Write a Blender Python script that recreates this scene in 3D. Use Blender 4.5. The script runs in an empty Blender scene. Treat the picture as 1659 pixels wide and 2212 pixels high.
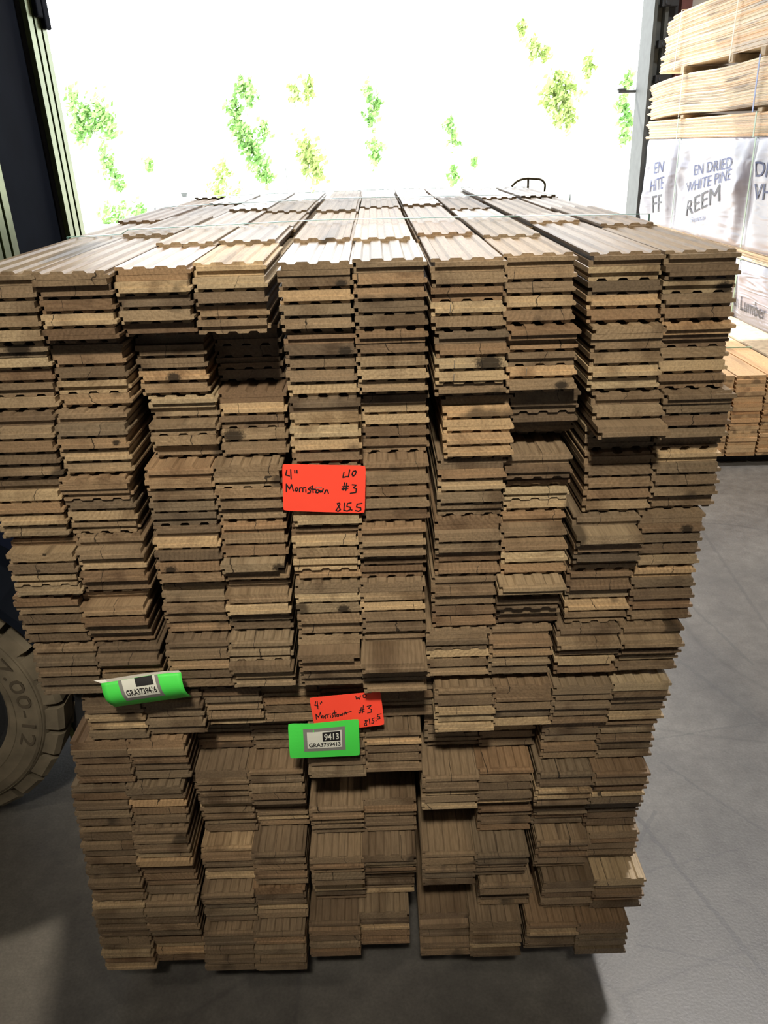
import bpy, bmesh, math, random
from mathutils import Vector, Matrix, Euler

S = bpy.context.scene
COL = S.collection
random.seed(7)
PI = math.pi

# ------------------------------------------------------------------ camera, sky, sun, lamps and added lights, exposure
cam = bpy.data.objects.new('camera', bpy.data.cameras.new('camera'))
COL.objects.link(cam)
right = Vector((0.9995559, -0.01368228, -0.02647253))
up = Vector((0.02974029, 0.40214235, 0.91509401))
fwd = Vector((0.00187485, 0.91547492, -0.40237067))
M = Matrix((right, up, -fwd)).transposed().to_4x4()
M.translation = Vector((0.559, -1.1456, 1.5656))
cam.matrix_world = M
cam.data.sensor_fit = 'VERTICAL'
cam.data.sensor_height = 36.0
cam.data.lens = 36.0 * 1803.1 / 2212
cam.data.clip_start = 0.02
cam.data.clip_end = 300
S.camera = cam

world = bpy.data.worlds.new('daylight')
S.world = world
world.use_nodes = True
bg = world.node_tree.nodes['Background']
bg.inputs['Color'].default_value = (0.93, 0.97, 1.0, 1)
bg.inputs['Strength'].default_value = 5.0

sun = bpy.data.objects.new('sun', bpy.data.lights.new('sun', 'SUN'))
COL.objects.link(sun)
sun.data.energy = 13.0
sun.data.angle = 0.01
sun.data.color = (1.0, 0.95, 0.86)
sun_dir = Vector((0.28, -1.0, -1.02))
sun.rotation_euler = sun_dir.to_track_quat('-Z', 'Y').to_euler()


def overhead_light(x, y, z, power, size, color=(1.0, 0.84, 0.62)):
    l = bpy.data.lights.new('unseen_overhead_light', 'AREA')
    l.shape = 'DISK'
    l.size = size
    l.energy = power
    l.color = color
    o = bpy.data.objects.new('unseen_overhead_light', l)
    o.location = (x, y, z)
    COL.objects.link(o)


overhead_light(-0.9, 3.2, 6.0, 130, 0.35)
overhead_light(3.0, 2.5, 6.2, 330, 0.7, (1.0, 0.95, 0.90))  # added light that brightens the floor on the right


def added_spot(loc, target, power, cone, blend, radius, color):
    l = bpy.data.lights.new('added_spot_light', 'SPOT')
    l.energy = power
    l.spot_size = math.radians(cone)
    l.spot_blend = blend
    l.shadow_soft_size = radius
    l.color = color
    o = bpy.data.objects.new('added_spot_light', l)
    o.location = loc
    o.rotation_euler = (Vector(target) - Vector(loc)).to_track_quat('-Z', 'Y').to_euler()
    COL.objects.link(o)


added_spot((0.45, -3.6, 5.6), (0.5, 0.0, 1.42), 2050, 19, 1.0, 0.3, (1.0, 0.90, 0.73))  # added front spot, cone narrowed so lower boards and floor stay dim
added_spot((2.6, -1.2, 4.6), (2.42, 2.9, 0.25), 560, 17, 1.0, 0.2, (1.0, 0.90, 0.75))  # added spot that lights the front of the pine floor pack
added_spot((-3.4, -2.4, 6.0), (-0.75, 0.1, 0.1), 260, 36, 1.0, 0.3, (1.0, 0.86, 0.66))  # added spot that lights the tyre and the floor around it
overhead_light(0.5, -6.5, 6.2, 16, 3.0)  # added weak fill from behind the camera
S.view_settings.view_transform = 'Standard'
S.view_settings.look = 'None'
S.view_settings.gamma = 1
S.view_settings.use_curve_mapping = False
S.view_settings.exposure = 0.0

# ------------------------------------------------------------------ materials
def new_mat(name):
    m = bpy.data.materials.new(name)
    m.use_nodes = True
    nt = m.node_tree
    return m, nt, nt.nodes['Principled BSDF']


def nd(nt, t, **kw):
    n = nt.nodes.new(t)
    for k, v in kw.items():
        if k in n.inputs:
            n.inputs[k].default_value = v
        else:
            setattr(n, k, v)
    return n


def ramp(nt, fac, stops, interp='LINEAR'):
    r = nt.nodes.new('ShaderNodeValToRGB')
    r.color_ramp.interpolation = interp
    e = r.color_ramp.elements
    while len(e) < len(stops):
        e.new(0.5)
    for i, (p, c) in enumerate(stops):
        e[i].position = p
        e[i].color = (*c, 1) if len(c) == 3 else c
    nt.links.new(fac, r.inputs['Fac'])
    return r.outputs['Color']


def mth(nt, op, a, b=None, c=None):
    n = nt.nodes.new('ShaderNodeMath')
    n.operation = op
    for i, v in enumerate((a, b, c)):
        if v is None:
            continue
        if isinstance(v, (int, float)):
            n.inputs[i].default_value = v
        else:
            nt.links.new(v, n.inputs[i])
    return n.outputs[0]


def mix(nt, fac, a, b, mode='MIX'):
    n = nt.nodes.new('ShaderNodeMix')
    n.data_type = 'RGBA'
    n.blend_type = mode
    for i, v in ((0, fac), (6, a), (7, b)):
        if isinstance(v, (int, float)):
            n.inputs[i].default_value = v
        elif isinstance(v, tuple):
            n.inputs[i].default_value = (*v, 1)
        else:
            nt.links.new(v, n.inputs[i])
    return n.outputs[2]


def plain(name, color, rough=0.6, metal=0.0, var=0.12, scale=30.0, bump=0.0, spec=0.5):
    """a colour with a faint procedural mottling"""
    m, nt, p = new_mat(name)
    tc = nd(nt, 'ShaderNodeTexCoord')
    nz = nd(nt, 'ShaderNodeTexNoise', Scale=scale, Detail=4.0)
    nt.links.new(tc.outputs['Object'], nz.inputs['Vector'])
    lo = tuple(max(0, c * (1 - var)) for c in color)
    hi = tuple(min(1, c * (1 + var)) for c in color)
    nt.links.new(ramp(nt, nz.outputs[0], [(0.3, lo), (0.7, hi)]), p.inputs['Base Color'])
    p.inputs['Roughness'].default_value = rough
    p.inputs['Metallic'].default_value = metal
    p.inputs['Specular IOR Level'].default_value = spec
    if bump:
        b = nd(nt, 'ShaderNodeBump', Strength=bump, Distance=0.01)
        nt.links.new(nz.outputs[0], b.inputs['Height'])
        nt.links.new(b.outputs[0], p.inputs['Normal'])
    return m


def wood_mat(name, pale, mid, dark, ring_dark, rough=0.5, knots=0.62, checks=0.0):
    """solid wood: growth rings about a pith line running along the board, so ends show arcs and faces long grain"""
    m, nt, p = new_mat(name)
    L = nt.links.new
    loc = nd(nt, 'ShaderNodeAttribute', attribute_name='loc')
    tone = nd(nt, 'ShaderNodeAttribute', attribute_name='tone')
    seed = nd(nt, 'ShaderNodeAttribute', attribute_name='seed')
    sep = nd(nt, 'ShaderNodeSeparateXYZ')
    L(loc.outputs['Vector'], sep.inputs[0])
    sd = seed.outputs['Fac']
    # jittered, stretched coordinates
    cmb = nd(nt, 'ShaderNodeCombineXYZ')
    L(mth(nt, 'ADD', sep.outputs[0], mth(nt, 'MULTIPLY', sd, 7.31)), cmb.inputs[0])
    L(mth(nt, 'ADD', mth(nt, 'MULTIPLY', sep.outputs[1], 0.08), mth(nt, 'MULTIPLY', sd, 3.77)), cmb.inputs[1])
    L(mth(nt, 'ADD', sep.outputs[2], mth(nt, 'MULTIPLY', sd, 1.93)), cmb.inputs[2])
    wob = nd(nt, 'ShaderNodeTexNoise', Scale=22.0, Detail=3.0)
    L(cmb.outputs[0], wob.inputs['Vector'])
    fine = nd(nt, 'ShaderNodeTexNoise', Scale=330.0, Detail=3.0, Roughness=0.65)
    L(cmb.outputs[0], fine.inputs['Vector'])
    blot = nd(nt, 'ShaderNodeTexNoise', Scale=17.0, Detail=2.0)
    L(cmb.outputs[0], blot.inputs['Vector'])
    # pith position from the seed
    px = mth(nt, 'SUBTRACT', mth(nt, 'MULTIPLY', mth(nt, 'FRACT', mth(nt, 'MULTIPLY', sd, 17.3)), 0.26), 0.08)
    pz = mth(nt, 'SUBTRACT', mth(nt, 'MULTIPLY', mth(nt, 'FRACT', mth(nt, 'MULTIPLY', sd, 41.9)), 0.3), 0.15)
    dx = mth(nt, 'SUBTRACT', sep.outputs[0], px)
    dz = mth(nt, 'SUBTRACT', sep.outputs[2], pz)
    r = mth(nt, 'SQRT', mth(nt, 'ADD', mth(nt, 'MULTIPLY', dx, dx), mth(nt, 'MULTIPLY', dz, dz)))
    r = mth(nt, 'ADD', r, mth(nt, 'MULTIPLY', wob.outputs[0], 0.012))
    ring = mth(nt, 'SINE', mth(nt, 'MULTIPLY', r, 950.0))
    ring = mth(nt, 'MULTIPLY', mth(nt, 'ADD', ring, 1.0), 0.5)
    ring = mth(nt, 'POWER', ring, 2.0)
    base = ramp(nt, tone.outputs['Fac'], [(0.0, dark), (0.5, mid), (1.0, pale)])
    tint = ramp(nt, mth(nt, 'FRACT', mth(nt, 'MULTIPLY', sd, 29.3)), [(0.0, (1.06, 0.95, 0.88)), (0.35, (1, 1, 1)), (0.7, (1, 1, 1)), (1.0, (0.95, 1.0, 1.04))])
    base = mix(nt, 1.0, base, tint, 'MULTIPLY')
    strength = mth(nt, 'MULTIPLY', mth(nt, 'FRACT', mth(nt, 'MULTIPLY', sd, 91.7)), 0.42)
    c = mix(nt, mth(nt, 'MULTIPLY', ring, strength), base, mix(nt, 1.0, base, ring_dark, 'MULTIPLY'))
    f2 = ramp(nt, fine.outputs[0], [(0.3, (0.68, 0.66, 0.63)), (0.62, (1.12, 1.11, 1.1))])
    c = mix(nt, 0.85, c, f2, 'MULTIPLY')
    b2 = ramp(nt, blot.outputs[0], [(0.30, (0.48, 0.43, 0.40)), (0.46, (0.95, 0.95, 0.95)), (0.75, (1.1, 1.08, 1.04))])
    c = mix(nt, 0.8, c, b2, 'MULTIPLY')
    kn = nd(nt, 'ShaderNodeTexNoise', Scale=13.0, Detail=1.5)
    L(cmb.outputs[0], kn.inputs['Vector'])
    k2 = ramp(nt, kn.outputs[0], [(knots, (0, 0, 0)), (knots + 0.05, (1, 1, 1))])
    c = mix(nt, mth(nt, 'MULTIPLY', k2, 0.75), c, tuple(x * 0.28 for x in dark))
    # a dark knot or hole at a given place on the end
    sp = nd(nt, 'ShaderNodeAttribute', attribute_name='spot')
    ss = nd(nt, 'ShaderNodeSeparateXYZ')
    L(sp.outputs['Vector'], ss.inputs[0])
    ex = mth(nt, 'SUBTRACT', sep.outputs[0], ss.outputs[0])
    ez = mth(nt, 'MULTIPLY', mth(nt, 'SUBTRACT', sep.outputs[2], ss.outputs[1]), 1.5)
    ed = mth(nt, 'DIVIDE', mth(nt, 'SQRT', mth(nt, 'ADD', mth(nt, 'MULTIPLY', ex, ex), mth(nt, 'MULTIPLY', ez, ez))), ss.outputs[2])
    ed = mth(nt, 'ADD', ed, mth(nt, 'MULTIPLY', mth(nt, 'SUBTRACT', fine.outputs[0], 0.5), 0.9))
    c = mix(nt, ramp(nt, ed, [(0.55, (0.93, 0.93, 0.93)), (1.0, (0, 0, 0))]), c, tuple(x * 0.2 for x in dark))
    # drying checks: a thin dark split down some ends
    ck = mth(nt, 'ADD', mth(nt, 'MULTIPLY', mth(nt, 'FRACT', mth(nt, 'MULTIPLY', sd, 71.3)), 0.08), 0.01)
    ck = mth(nt, 'ABSOLUTE', mth(nt, 'ADD', mth(nt, 'SUBTRACT', sep.outputs[0], ck), mth(nt, 'MULTIPLY', mth(nt, 'SUBTRACT', wob.outputs[0], 0.5), 0.05)))
    ck = mth(nt, 'LESS_THAN', ck, 0.00055)
    ck = mth(nt, 'MULTIPLY', ck, mth(nt, 'LESS_THAN', mth(nt, 'FRACT', mth(nt, 'MULTIPLY', sd, 37.7)), checks))
    ck = mth(nt, 'MULTIPLY', ck, mth(nt, 'LESS_THAN', sep.outputs[1], 0.05))
    c = mix(nt, mth(nt, 'MULTIPLY', ck, 0.9), c, tuple(x * 0.15 for x in dark))
    L(c, p.inputs['Base Color'])
    L(mth(nt, 'ADD', rough - 0.1, mth(nt, 'MULTIPLY', mth(nt, 'FRACT', mth(nt, 'MULTIPLY', sd, 53.1)), 0.2)), p.inputs['Roughness'])
    b = nd(nt, 'ShaderNodeBump', Strength=0.35, Distance=0.0012)
    L(fine.outputs[0], b.inputs['Height'])
    L(b.outputs[0], p.inputs['Normal'])
    return m


OAK = wood_mat('oak', (0.47, 0.355, 0.215), (0.25, 0.183, 0.116), (0.12, 0.088, 0.06), (0.55, 0.50, 0.45), rough=0.43, knots=0.69, checks=0.33)
PINE = wood_mat('pine', (0.90, 0.79, 0.58), (0.74, 0.53, 0.31), (0.55, 0.35, 0.18), (0.9, 0.85, 0.75), rough=0.55, knots=0.635)


SKIDS = (((1.16, 0.52), (1.31, 0.02), 0.006, 0.6), ((1.10, 0.30), (1.23, 0.48), 0.005, 0.5), ((1.15, 0.29), (1.39, 0.35), 0.003, 0.4),
         ((1.30, 0.66), (1.48, 0.39), 0.004, 0.4), ((1.29, 0.75), (1.66, 0.82), 0.003, 0.35), ((1.07, 0.10), (1.30, 0.03), 0.003, 0.4),
         ((1.66, 1.55), (1.74, 1.10), 0.005, 0.4), ((1.94, 2.10), (1.88, 1.30), 0.006, 0.35), ((1.45, 1.3), (1.75, 0.55), 0.007, 0.3), ((0.36, 0.3), (0.36, -0.6), 0.003, 0.3))


def concrete(name):
    m, nt, p = new_mat(name)
    L = nt.links.new
    g = nd(nt, 'ShaderNodeNewGeometry')
    n1 = nd(nt, 'ShaderNodeTexNoise', Scale=1.7, Detail=6.0, Roughness=0.65)
    n2 = nd(nt, 'ShaderNodeTexNoise', Scale=22.0, Detail=6.0, Roughness=0.7)
    n3 = nd(nt, 'ShaderNodeTexNoise', Scale=160.0, Detail=3.0)
    for n in (n1, n2, n3):
        L(g.outputs['Position'], n.inputs['Vector'])
    c = ramp(nt, n1.outputs[0], [(0.32, (0.085, 0.082, 0.079)), (0.66, (0.18, 0.172, 0.16))])
    c = mix(nt, 0.75, c, ramp(nt, n2.outputs[0], [(0.3, (0.6, 0.58, 0.58)), (0.7, (1.18, 1.18, 1.16))]), 'MULTIPLY')
    c = mix(nt, 0.5, c, ramp(nt, n3.outputs[0], [(0.3, (0.62, 0.62, 0.62)), (0.65, (1.15, 1.15, 1.15))]), 'MULTIPLY')
    # tyre scuffs: thin dark arcs
    sc = nd(nt, 'ShaderNodeTexVoronoi', feature='DISTANCE_TO_EDGE', Scale=1.1)
    wv = nd(nt, 'ShaderNodeVectorMath', operation='MULTIPLY_ADD')
    n4 = nd(nt, 'ShaderNodeTexNoise', Scale=0.6, Detail=1.0)
    L(g.outputs['Position'], n4.inputs['Vector'])
    L(n4.outputs['Color'], wv.inputs[0])
    wv.inputs[1].default_value = (1.2, 1.2, 0.0)
    L(g.outputs['Position'], wv.inputs[2])
    L(wv.outputs[0], sc.inputs['Vector'])
    line = ramp(nt, sc.outputs['Distance'], [(0.0, (0.62, 0.62, 0.64)), (0.004, (0.75, 0.75, 0.77)), (0.012, (1, 1, 1))])
    c = mix(nt, 0.6, c, line, 'MULTIPLY')
    # single long skid marks
    gs = nd(nt, 'ShaderNodeSeparateXYZ')
    L(g.outputs['Position'], gs.inputs[0])
    for (ax, ay), (bx, by), w, dk in SKIDS:
        d = Vector((bx - ax, by - ay))
        ln = d.length
        d /= ln
        rx, ry = mth(nt, 'SUBTRACT', gs.outputs[0], ax), mth(nt, 'SUBTRACT', gs.outputs[1], ay)
        t = mth(nt, 'ADD', mth(nt, 'MULTIPLY', rx, d.x), mth(nt, 'MULTIPLY', ry, d.y))
        q = mth(nt, 'SUBTRACT', mth(nt, 'MULTIPLY', rx, d.y), mth(nt, 'MULTIPLY', ry, d.x))
        q = mth(nt, 'ADD', q, mth(nt, 'MULTIPLY', mth(nt, 'SUBTRACT', n2.outputs[0], 0.5), 0.03))
        on = mth(nt, 'MULTIPLY', mth(nt, 'LESS_THAN', mth(nt, 'ABSOLUTE', q), w), mth(nt, 'LESS_THAN', mth(nt, 'ABSOLUTE', mth(nt, 'SUBTRACT', t, ln / 2)), ln / 2))
        c = mix(nt, mth(nt, 'MULTIPLY', on, dk), c, (0.05, 0.05, 0.053))
    L(c, p.inputs['Base Color'])
    L(ramp(nt, n2.outputs[0], [(0.25, (0.42, 0.42, 0.42)), (0.75, (0.52, 0.52, 0.52))]), p.inputs['Roughness'])
    p.inputs['Specular IOR Level'].default_value = 0.9
    b = nd(nt, 'ShaderNodeBump', Strength=0.12, Distance=0.004)
    L(n3.outputs[0], b.inputs['Height'])
    L(b.outputs[0], p.inputs['Normal'])
    return m


CONC = concrete('floor_concrete')
YARD = plain('yard_concrete', (0.62, 0.61, 0.58), 0.9, var=0.1, scale=3)
WALL = plain('painted_wall', (0.46, 0.43, 0.40), 0.8, var=0.06, scale=4)
DARKW = plain('dark_wall', (0.09, 0.085, 0.08), 0.85, var=0.1, scale=3)
CEIL = plain('ceiling_deck', (0.16, 0.155, 0.15), 0.8, var=0.06, scale=3)
STEEL = plain('grey_steel', (0.075, 0.085, 0.085), 0.6, metal=0.0, var=0.15, scale=14)
DSTEEL = plain('dark_steel', (0.02, 0.022, 0.026), 0.6, var=0.2, scale=14)
REDST = plain('oxide_steel', (0.13, 0.045, 0.04), 0.6, var=0.15, scale=14)
NAVY = plain('dark_navy_paint', (0.008, 0.011, 0.019), 0.9, var=0.15, scale=9, spec=0.06)
BLUE = plain('forklift_blue_paint', (0.012, 0.018, 0.045), 0.45, var=0.1, scale=9)
TREETINT = plain('worn_steel_tree_tint', (0.17, 0.20, 0.09), 0.35, metal=0.9, var=0.1, scale=40)  # green of mirrored trees put into the worn steel's base colour
TYRE = plain('tan_rubber', (0.20, 0.168, 0.118), 0.8, var=0.25, scale=18, bump=0.25)
TYRED = plain('tan_rubber_letters', (0.10, 0.08, 0.055), 0.8, var=0.1)
RUBBER = plain('black_rubber', (0.02, 0.02, 0.02), 0.8)
REDC = plain('orange_red_card', (1.0, 0.075, 0.04), 0.6, var=0.02)
GREENC = plain('bright_green_card', (0.07, 0.74, 0.09), 0.55, var=0.02)
INK = plain('black_ink', (0.008, 0.008, 0.01), 0.6)
INKB = plain('dark_blue_print', (0.03, 0.05, 0.17), 0.6)
INKG = plain('dark_grey_print', (0.045, 0.05, 0.065), 0.6)
INKL = plain('pale_blue_print', (0.18, 0.24, 0.40), 0.6)
GREYL = plain('grey_label_border', (0.21, 0.21, 0.20), 0.5, var=0.03)
WHITEL = plain('white_label', (0.66, 0.68, 0.62), 0.5, var=0.03)
WHITEP = plain('white_paper_back', (0.75, 0.73, 0.68), 0.6, var=0.03)
METAL = plain('staple_wire', (0.75, 0.73, 0.68), 0.3, metal=0.9, var=0.05)
STRAPY = plain('pale_strap', (0.70, 0.62, 0.45), 0.45, var=0.1)
STRAPG = plain('green_strap', (0.30, 0.46, 0.33), 0.4, var=0.15)
STRAPB = plain('blue_white_strap', (0.10, 0.16, 0.42), 0.4, var=0.15)
BARK = plain('pale_bark', (0.55, 0.53, 0.48), 0.9, var=0.2, scale=12)
LUMB = plain('sawn_timber', (0.42, 0.33, 0.22), 0.75, var=0.25, scale=25)
SHADET = plain('shade_black_timber', (0.012, 0.012, 0.014), 0.8, var=0.2, scale=20)  # black of the shaded gap under the pack put into the timber colour
OLIVE = plain('olive_strap', (0.16, 0.14, 0.08), 0.5)

m, nt, p = new_mat('teal_plastic_strap')
p.inputs['Base Color'].default_value = (0.45, 0.66, 0.62, 1)
p.inputs['Roughness'].default_value = 0.18
p.inputs['Transmission Weight'].default_value = 0.35
nz = nd(nt, 'ShaderNodeTexNoise', Scale=90.0)
nt.links.new(ramp(nt, nz.outputs[0], [(0.3, (0.20, 0.42, 0.38)), (0.7, (0.32, 0.55, 0.50))]), p.inputs['Base Color'])
TEAL = m

m, nt, p = new_mat('white_plastic_wrap')
nz = nd(nt, 'ShaderNodeTexNoise', Scale=9.0, Detail=4.0)
nt.links.new(ramp(nt, nz.outputs[0], [(0.3, (0.29, 0.30, 0.39)), (0.7, (0.34, 0.35, 0.44))]), p.inputs['Base Color'])
p.inputs['Roughness'].default_value = 0.3
n2 = nd(nt, 'ShaderNodeTexNoise', Scale=7.0, Detail=3.0, Distortion=1.6)
n2.noise_type = 'RIDGED_MULTIFRACTAL'
b = nd(nt, 'ShaderNodeBump', Strength=0.55, Distance=0.02)
nt.links.new(n2.outputs[0], b.inputs['Height'])
nt.links.new(b.outputs[0], p.inputs['Normal'])
WRAP = m


def leaf_mat(name, lo, hi):
    m, nt, p = new_mat(name)
    g = nd(nt, 'ShaderNodeNewGeometry')
    nz = nd(nt, 'ShaderNodeTexNoise', Scale=2.3, Detail=3.0)
    nt.links.new(g.outputs['Position'], nz.inputs['Vector'])
    nt.links.new(ramp(nt, nz.outputs[0], [(0.35, lo), (0.65, hi)]), p.inputs['Base Color'])
    p.inputs['Roughness'].default_value = 0.6
    return m


LEAF = leaf_mat('fresh_leaves', (0.16, 0.36, 0.085), (0.34, 0.54, 0.18))
LEAFY = leaf_mat('yellow_green_leaves', (0.25, 0.36, 0.085), (0.42, 0.53, 0.19))

# ------------------------------------------------------------------ helpers
def link(name, me, mat, parent=None, smooth=False):
    o = bpy.data.objects.new(name, me)
    COL.objects.link(o)
    if mat is not None:
        if isinstance(mat, (list, tuple)):
            for q in mat:
                me.materials.append(q)
        else:
            me.materials.append(mat)
    if parent is not None:
        o.parent = parent
    if smooth:
        for f in me.polygons:
            f.use_smooth = True
    return o


def tag(o, label, cat=None, group=None, kind=None):
    if label:
        o['label'] = label
    if cat:
        o['category'] = cat
    if group:
        o['group'] = group
    if kind:
        o['kind'] = kind
    return o


def empty(name, loc=(0, 0, 0)):
    o = bpy.data.objects.new(name, None)
    o.empty_display_size = 0.05
    o.location = loc
    COL.objects.link(o)
    return o


class MB:
    """collects simple shapes into one mesh"""
    def __init__(s):
        s.v, s.f = [], []

    def add(s, v, f):
        b = len(s.v)
        s.v += [tuple(x) for x in v]
        s.f += [tuple(i + b for i in q) for q in f]
        return s

    def box(s, x0, x1, y0, y1, z0, z1, mat=None):
        v = [(x0, y0, z0), (x1, y0, z0), (x1, y1, z0), (x0, y1, z0), (x0, y0, z1), (x1, y0, z1), (x1, y1, z1), (x0, y1, z1)]
        if mat is not None:
            v = [mat @ Vector(q) for q in v]
        return s.add(v, [(0, 3, 2, 1), (4, 5, 6, 7), (0, 1, 5, 4), (1, 2, 6, 5), (2, 3, 7, 6), (3, 0, 4, 7)])

    def cyl(s, a, b, r, n=12, r2=None):
        a, b = Vector(a), Vector(b)
        d = (b - a).normalized()
        u = d.orthogonal().normalized()
        w = d.cross(u)
        r2 = r if r2 is None else r2
        v = []
        for c, q in ((a, r), (b, r2)):
            for i in range(n):
                t = 2 * PI * i / n
                v.append(c + u * (q * math.cos(t)) + w * (q * math.sin(t)))
        f = [(i, (i + 1) % n, n + (i + 1) % n, n + i) for i in range(n)]
        f += [tuple(range(n - 1, -1, -1)), tuple(range(n, 2 * n))]
        return s.add(v, f)

    def tube(s, pts, r, n=8):
        for a, b in zip(pts, pts[1:]):
            s.cyl(a, b, r, n)
        return s

    def mesh(s, name='m'):
        me = bpy.data.meshes.new(name)
        me.from_pydata(s.v, [], s.f)
        me.update()
        return me

    def build(s, name, mat, parent=None, smooth=False, bevel=0.0):
        o = link(name, s.mesh(name), mat, parent, smooth)
        if bevel:
            bv = o.modifiers.new('edge', 'BEVEL')
            bv.width = bevel
            bv.segments = 2
            bv.limit_method = 'ANGLE'
        return o


def struct(name, mb, mat):
    o = mb.build(name, mat)
    o['kind'] = 'structure'
    return o


# ------------------------------------------------------------------ the setting
DOORY = 7.5
struct('floor', MB().box(-6, 7.5, -9, DOORY + 0.3, -0.15, 0), CONC)
struct('ground_yard', MB().box(-70, 70, DOORY + 0.3, 120, -0.2, -0.02), YARD)
struct('ceiling', MB().box(-6.2, 7.7, -9.2, DOORY + 0.2, 6.4, 6.6), CEIL)
struct('wall_left', MB().box(-6.2, -6, -9, DOORY, 0, 6.4), DARKW)
struct('wall_right', MB().box(7.5, 7.7, -9, DOORY, 0, 6.4), WALL)
struct('wall_near', MB().box(-6.2, 7.7, -9.2, -9, 0, 6.4), WALL)
struct('wall_back', MB().box(-6.2, -2.7, DOORY, DOORY + 0.2, 0, 6.4)
       .box(3.2, 7.7, DOORY, DOORY + 0.2, 0, 6.4)
       .box(-2.7, 3.2, DOORY, DOORY + 0.2, 4.6, 6.4), WALL)
# right jamb of the big door: a grey steel channel with dark bracketry beside it
j = struct('door_jamb', MB().box(3.10, 3.13, DOORY - 0.12, DOORY + 0.25, 0, 4.6)
           .box(3.13, 3.23, DOORY - 0.02, DOORY, 0, 4.6).box(3.20, 3.23, DOORY - 0.12, DOORY, 0, 4.6), STEEL)
mb = MB().box(3.235, 3.33, DOORY - 0.06, DOORY - 0.004, 0, 4.6)
for z in (1.75, 2.02, 2.3, 2.62):
    mb.box(3.16, 3.30, DOORY - 0.16, DOORY - 0.06, z, z + 0.06)
    mb.cyl((3.205, DOORY - 0.16, z + 0.03), (3.205, DOORY - 0.19, z + 0.03), 0.025, 10)
o = struct('trim_1', mb, DSTEEL)
struct('trim_2', MB().box(3.345, 3.44, DOORY - 0.1, DOORY - 0.002, 0, 6.3), REDST)

# ------------------------------------------------------------------ oak flooring boards
T = 0.018977
NOTCH = ((0.20, 0.0076), (0.5, 0.0076), (0.80, 0.0076))


def section(W, th, band, notch=True):
    if band == 0:
        h = th * 0.26
        pts = [(0.001, h), (0.001, 0.0012), (0.0022, 0)]
        if notch:
            for c, w in NOTCH:
                pts += [(W * c - w, 0), (W * c - w * 0.62, 0.0031), (W * c + w * 0.62, 0.0031), (W * c + w, 0)]
        pts += [(W - 0.0022, 0), (W - 0.001, 0.0012), (W - 0.001, h)]
    elif band == 1:
        a, b = th * 0.26, th * 0.58
        pts = [(0.0062, b), (0.0062, a), (W - 0.001, a), (W - 0.001, a + 0.0004), (W + 0.0038, a + 0.0004), (W + 0.0046, a + 0.0014), (W + 0.0046, b - 0.0014), (W + 0.0038, b - 0.0004), (W - 0.001, b - 0.0004), (W - 0.001, b)]
    else:
        a = th * 0.58
        pts = [(0, th - 0.0006), (0, a), (W, a), (W, th - 0.0006), (W - 0.0006, th), (0.0006, th)]
    return pts


def board_geo(W, th, y0, y1, flip, end, rng, waney=0):
    """vertices and faces of one tongued and grooved board: back lip with relief grooves, tongue band, face lip"""
    j = lambda s: rng.uniform(0, s)
    if end == 't':
        dy = (0.0042 + j(0.0015), 0.0, 0.0004 + j(0.0040))
    elif end == 's':
        dy = (0.0036 + j(0.002), 0.0004, j(0.0004))
    else:
        dy = (0.0016 + j(0.001), 0.0065, 0.0)
    if flip:
        dy = (0.0055, 0.0, 0.0050) if end != 's' else (0.0004, 0.0, 0.0004)
    V, F, LOC = [], [], []
    for band in range(3):
        pts = section(W, th - 0.0004, band)
        if waney:
            if band < 2:
                cut = 0.022 if band == 0 else 0.006
                if waney == 2:
                    pts = [(min(x, W - cut * 1.6), z) for x, z in pts]
                else:
                    pts = [(min(max(x, cut), W - cut), z) for x, z in pts]
        n = len(pts)
        b = len(V)
        for y in (y0 + dy[band], y1):
            for x, z in pts:
                zz = (th - 0.0004 - z) if flip else z
                V.append((x, y, zz))
                LOC.append((x, y - y0, zz))
        fr = list(range(b, b + n))
        bk = list(range(b + n, b + 2 * n))
        F.append(tuple(fr) if flip else tuple(reversed(fr)))
        F.append(tuple(reversed(bk)) if flip else tuple(bk))
        for i in range(n):
            k = (i + 1) % n
            q = (fr[i], fr[k], bk[k], bk[i])
            F.append(tuple(reversed(q)) if flip else q)
    return V, F, LOC


def board_mesh(name, V, F, LOC, tone, seed, spot=(-9, 0, 0.01)):
    me = bpy.data.meshes.new(name)
    me.from_pydata(V, [], F)
    a = me.attributes.new('loc', 'FLOAT_VECTOR', 'POINT')
    a.data.foreach_set('vector', [c for p in LOC for c in p])
    n = len(V)
    tn = tone if isinstance(tone, list) else [tone] * n
    sn = seed if isinstance(seed, list) else [seed] * n
    a = me.attributes.new('tone', 'FLOAT', 'POINT')
    a.data.foreach_set('value', tn)
    a = me.attributes.new('spot', 'FLOAT_VECTOR', 'POINT')
    a.data.foreach_set('vector', [c for p in spot for c in p] if isinstance(spot, list) else list(spot) * n)
    a = me.attributes.new('seed', 'FLOAT', 'POINT')
    a.data.foreach_set('value', sn)
    me.update()
    return me


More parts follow.
